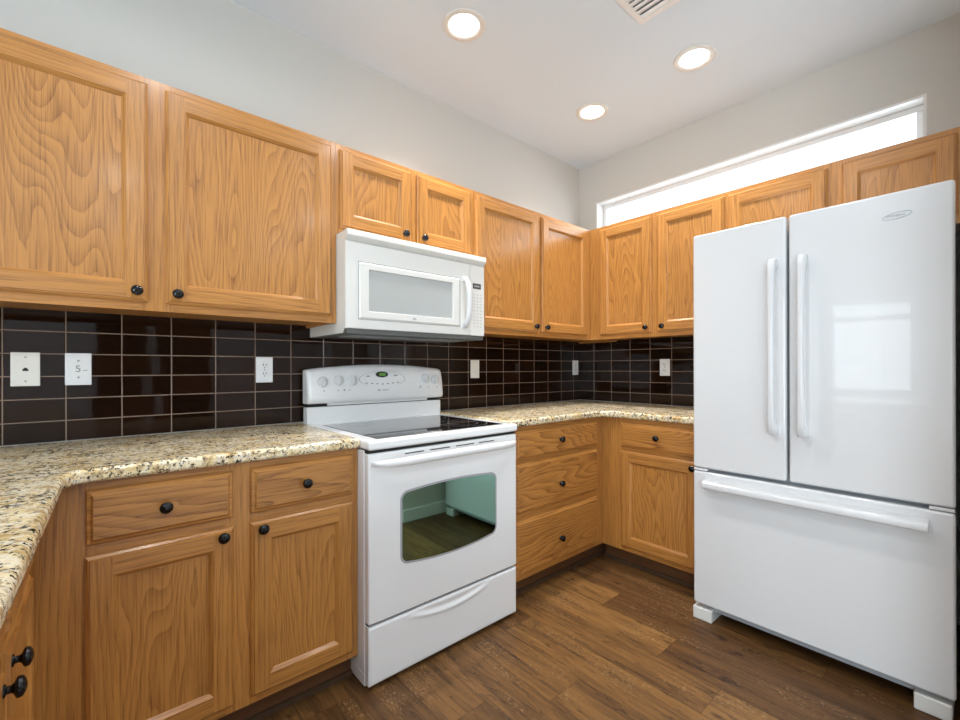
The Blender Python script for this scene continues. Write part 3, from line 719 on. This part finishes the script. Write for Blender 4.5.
# oval badge
bm_ = MB(); vs = []; fs = []; n = 48; by, bz = -1.952, 1.697
for i in range(n):
    t = 2 * PI * i / n; th = .0016 + .0016 * (0.5 - .5 * math.cos(t))
    for q in (0, 1):
        ra, rb = .039 - q * th * 1.3, .0125 - q * th
        a, b_ = ra * math.cos(t), rb * math.sin(t); vs.append((FX - .0012, by + a, bz + b_ - a * .10))
        vs.append((FX + .0005, by + a, bz + b_ - a * .10))
for i in range(n):
    a = 4 * i; b_ = 4 * ((i + 1) % n)
    fs += [(a, a + 2, b_ + 2, b_), (a, b_, b_ + 1, a + 1), (a + 2, a + 3, b_ + 3, b_ + 2)]
bm_.shared(vs, fs, 0, False); bdg = bm_.build('badge', M_CHROME, dr, fix=True)
cu = bpy.data.curves.new('badge_text', 'FONT'); cu.body = 'Whirlpool'; cu.size = .0115; cu.align_x = 'CENTER'; cu.align_y = 'CENTER'; cu.extrude = .0003
tmp = bpy.data.objects.new('tmp', cu); COL.objects.link(tmp); dg = bpy.context.evaluated_depsgraph_get()
tm = bpy.data.meshes.new_from_object(tmp.evaluated_get(dg)); bpy.data.objects.remove(tmp)
rot = Matrix(((0, 0, -1), (-1, 0, 0), (0, 1, 0)))
for v in tm.vertices: v.co = rot @ v.co + Vector((FX - .0007, by + .004, bz + .001)) - Vector((e.location.x, e.location.y, 0))
tm.materials.clear(); tm.materials.append(M_GREY); tobj = bpy.data.objects.new('lettering', tm); COL.objects.link(tobj); tobj.parent = bdg

# ------------------------------------------------------------------ wall plates
PF = .0082
def plate(F, a, b, kind, label, mat, name, cat):
    e = thing(name, F.P(a, b - .0575, 0), label, cat, 'wall plates on the backsplash')
    u, v, wv = F.axes(); m = MB(); F.box(m, a - .0355, a + .0355, b - .0575, b + .0575, 0, .0055); m.build('plate', mat, e, bevel=.0022, seg=2)
    def disc(nm, a_, b_, rx, rz, h, mt, sq=False):
        k = MB()
        if sq: F.box(k, a_ - rx, a_ + rx, b_ - rz, b_ + rz, .005, h)
        else: k.lathe([(rx, .0045), (rx, h), (rx * .9, h + .0005)], F.P(a_, b_, 0), 20, 0, u, v, wv, rz / rx)
        return k.build(nm, mt, e)
    if kind == 'outlet':
        for dz in (.0195, -.0195):
            s = disc('socket', a, b + dz, .0165, .0145, .0066, mat)
            for dx, hh in ((-.006, .0048), (.006, .0038)):
                k = MB(); F.box(k, a + dx - .0013, a + dx + .0013, b + dz + .003 - hh, b + dz + .003 + hh, .006, .0074); k.build('slot', M_DARK, s)
            k = MB(); k.lathe([(.0024, .006), (.0024, .0074)], F.P(a, b + dz - .0085, 0), 10, 0, u, v, wv); k.build('slot', M_DARK, s)
        disc('screw', a, b, .003, .003, .0062, M_GREY)
    elif kind == 'phone':
        k = MB(); F.box(k, a - .007, a + .007, b - .006, b + .001, .005, .0063); F.box(k, a - .004, a + .004, b + .001, b + .005, .005, .0063); k.build('jack', M_DARK, e)
        for dz in (.041, -.041): disc('screw', a, b + dz, .003, .003, .0062, M_MARK)
    elif kind == 'five':
        for dz in (.030, -.030): disc('screw', a, b + dz, .0034, .0034, .0062, M_MARK)
        cu = bpy.data.curves.new('five', 'FONT'); cu.body = '5'; cu.size = .034; cu.align_x = 'CENTER'; cu.align_y = 'CENTER'; cu.extrude = .0003
        tmp = bpy.data.objects.new('tmp', cu); COL.objects.link(tmp); dg = bpy.context.evaluated_depsgraph_get()
        tm = bpy.data.meshes.new_from_object(tmp.evaluated_get(dg)); bpy.data.objects.remove(tmp)
        for vv in tm.vertices: vv.co = Vector(F.P(a - .001 + vv.co.x, b + vv.co.y, .0061 + vv.co.z)) - e.location
        tm.materials.clear(); tm.materials.append(M_GREY); o = bpy.data.objects.new('printed_number', tm); COL.objects.link(o); o.parent = e
        k = MB(); F.box(k, a + .012, a + .024, b - .0055, b - .003, .005, .0062); k.build('printed_line', M_MARK, e)
    elif kind == 'switch':
        k = MB(); F.box(k, a - .0165, a + .0165, b - .033, b + .033, .005, .0068); k.build('paddle', mat, e, bevel=.001)
    return e
WA, WB = Face('A', -PF), Face('B', -PF)
plate(WA, -3.126, 1.168, 'phone', 'leftmost cream wall plate with one small dark phone jack', M_PLATE, 'phone_jack', 'wall plate')
plate(WA, -2.993, 1.168, 'five', 'white wall plate with a printed 5, right of the phone jack', M_PLATEW, 'wall_plate', 'wall plate')
plate(WA, -2.371, 1.163, 'outlet', 'white duplex outlet on the tiles just left of the range', M_PLATEW, 'electrical_outlet', 'outlet')
plate(WA, -1.121, 1.162, 'switch', 'cream wall plate on the tiles just right of the range', M_PLATE, 'wall_plate', 'wall plate')
plate(WA, -.072, 1.170, 'outlet', 'outlet plate seen at an angle, tucked right against the tiled corner', M_PLATEW, 'electrical_outlet', 'outlet')
plate(WB, .712, 1.170, 'outlet', 'white outlet on the window wall tiles next to the refrigerator', M_PLATEW, 'electrical_outlet', 'outlet')

# ------------------------------------------------------------------ recessed lights and vent
def can(x, y, label, r=.100, power=CAN_W, col=(0.97, 0.97, 1.0), spread=108):
    e = thing('recessed_light', (x, y, CEIL), label, 'ceiling light', 'recessed ceiling lights')
    X, Y, D = Vector((1, 0, 0)), Vector((0, 1, 0)), Vector((0, 0, -1))
    def ringmesh(name, prof, mt):
        m = MB(); vs = []; fs = []; n = 40
        for rr_, h in prof:
            for i in range(n): t = 2 * PI * i / n; vs.append((x + rr_ * math.cos(t), y + rr_ * math.sin(t), CEIL - h))
        for p_ in range(len(prof) - 1):
            for i in range(n): a = p_ * n + i; b_ = p_ * n + (i + 1) % n; fs.append((a, b_, b_ + n, a + n))
        m.shared(vs, fs); return m.build(name, mt, e)
    ringmesh('trim_ring', [(r, .0005), (r, .004), (r - .004, .007), (r - .022, .007), (r - .029, .004), (r - .030, .0012)], M_TRIMR)
    m = MB(); m.lathe([(r - .030, .0008), (r - .032, .0030), (r - .05, .0045)], (x, y, CEIL), 32, 0, X, Y, D); m.build('lens', M_LAMP, e)
    l = area('lamp', (0, 0, -.012), (0, 0, 0), .13, .13, power, col, 'DISK'); l.parent = e; l.data.spread = math.radians(spread)
can(-1.648, -.558, 'recessed ceiling light nearest the range, with a warm glow', col=(1.0, .96, .91))
can(-.609, -1.166, 'recessed ceiling light in front of the high window, above the refrigerator', power=CAN_W * .75)
can(-.604, -.540, 'recessed ceiling light nearest the room corner, the smallest looking', power=CAN_W * .6)
for x, y, l in ((-2.70, -.95, 'above the left counter'), (-1.65, -1.60, 'behind the air vent'), (-2.70, -1.45, 'over the middle of the floor')):
    can(x, y, 'added unseen kitchen fill light in the ceiling, ' + l, power=HID_W, spread=165)  # added lamps, unseen, brighten the counters and floor
for x, y, l in ((-1.2, -3.2, 'behind the wall end'), (-2.8, -3.2, 'behind the camera'), (-4.4, -3.2, 'near the added left window'), (-1.2, -4.6, 'in the far rear corner'), (-2.8, -4.6, 'in the middle of the rear'), (-4.4, -4.6, 'by the rear left corner')):
    can(x, y, 'added unseen living area fill light in the ceiling, ' + l, power=REAR_W, spread=165, col=(.93, .96, 1.0))  # added lamps behind the camera, unseen, fill the kitchen with light
VX1, VY1, VW = -1.028, -1.100, .31
e = thing('ceiling_vent', (VX1 - VW / 2, VY1 - VW / 2, CEIL), 'white louvred air vent set in the ceiling between the lights', 'vent')
m = MB()
for q in ((VX1 - VW, VX1, VY1 - .03, VY1), (VX1 - VW, VX1, VY1 - VW, VY1 - VW + .03), (VX1 - .03, VX1, VY1 - VW + .03, VY1 - .03), (VX1 - VW, VX1 - VW + .03, VY1 - VW + .03, VY1 - .03)): m.box(*q, CEIL - .007, CEIL - .0005)
m.build('frame', M_TRIM, e, bevel=.003)
m = MB(); m.box(VX1 - VW + .028, VX1 - .028, VY1 - VW + .028, VY1 - .028, CEIL - .0016, CEIL - .0006); m.build('duct_opening', M_GREY, e)
for i in range(8):
    x = VX1 - .045 - i * .0315; m = MB()
    m.prism([(x - .0148, CEIL - .010), (x - .0143, CEIL - .0115), (x + .0148, CEIL - .0035), (x + .0143, CEIL - .002)], VY1 - VW + .03, VY1 - .03, 0, 'y'); m.build('slat', M_TRIM, e)
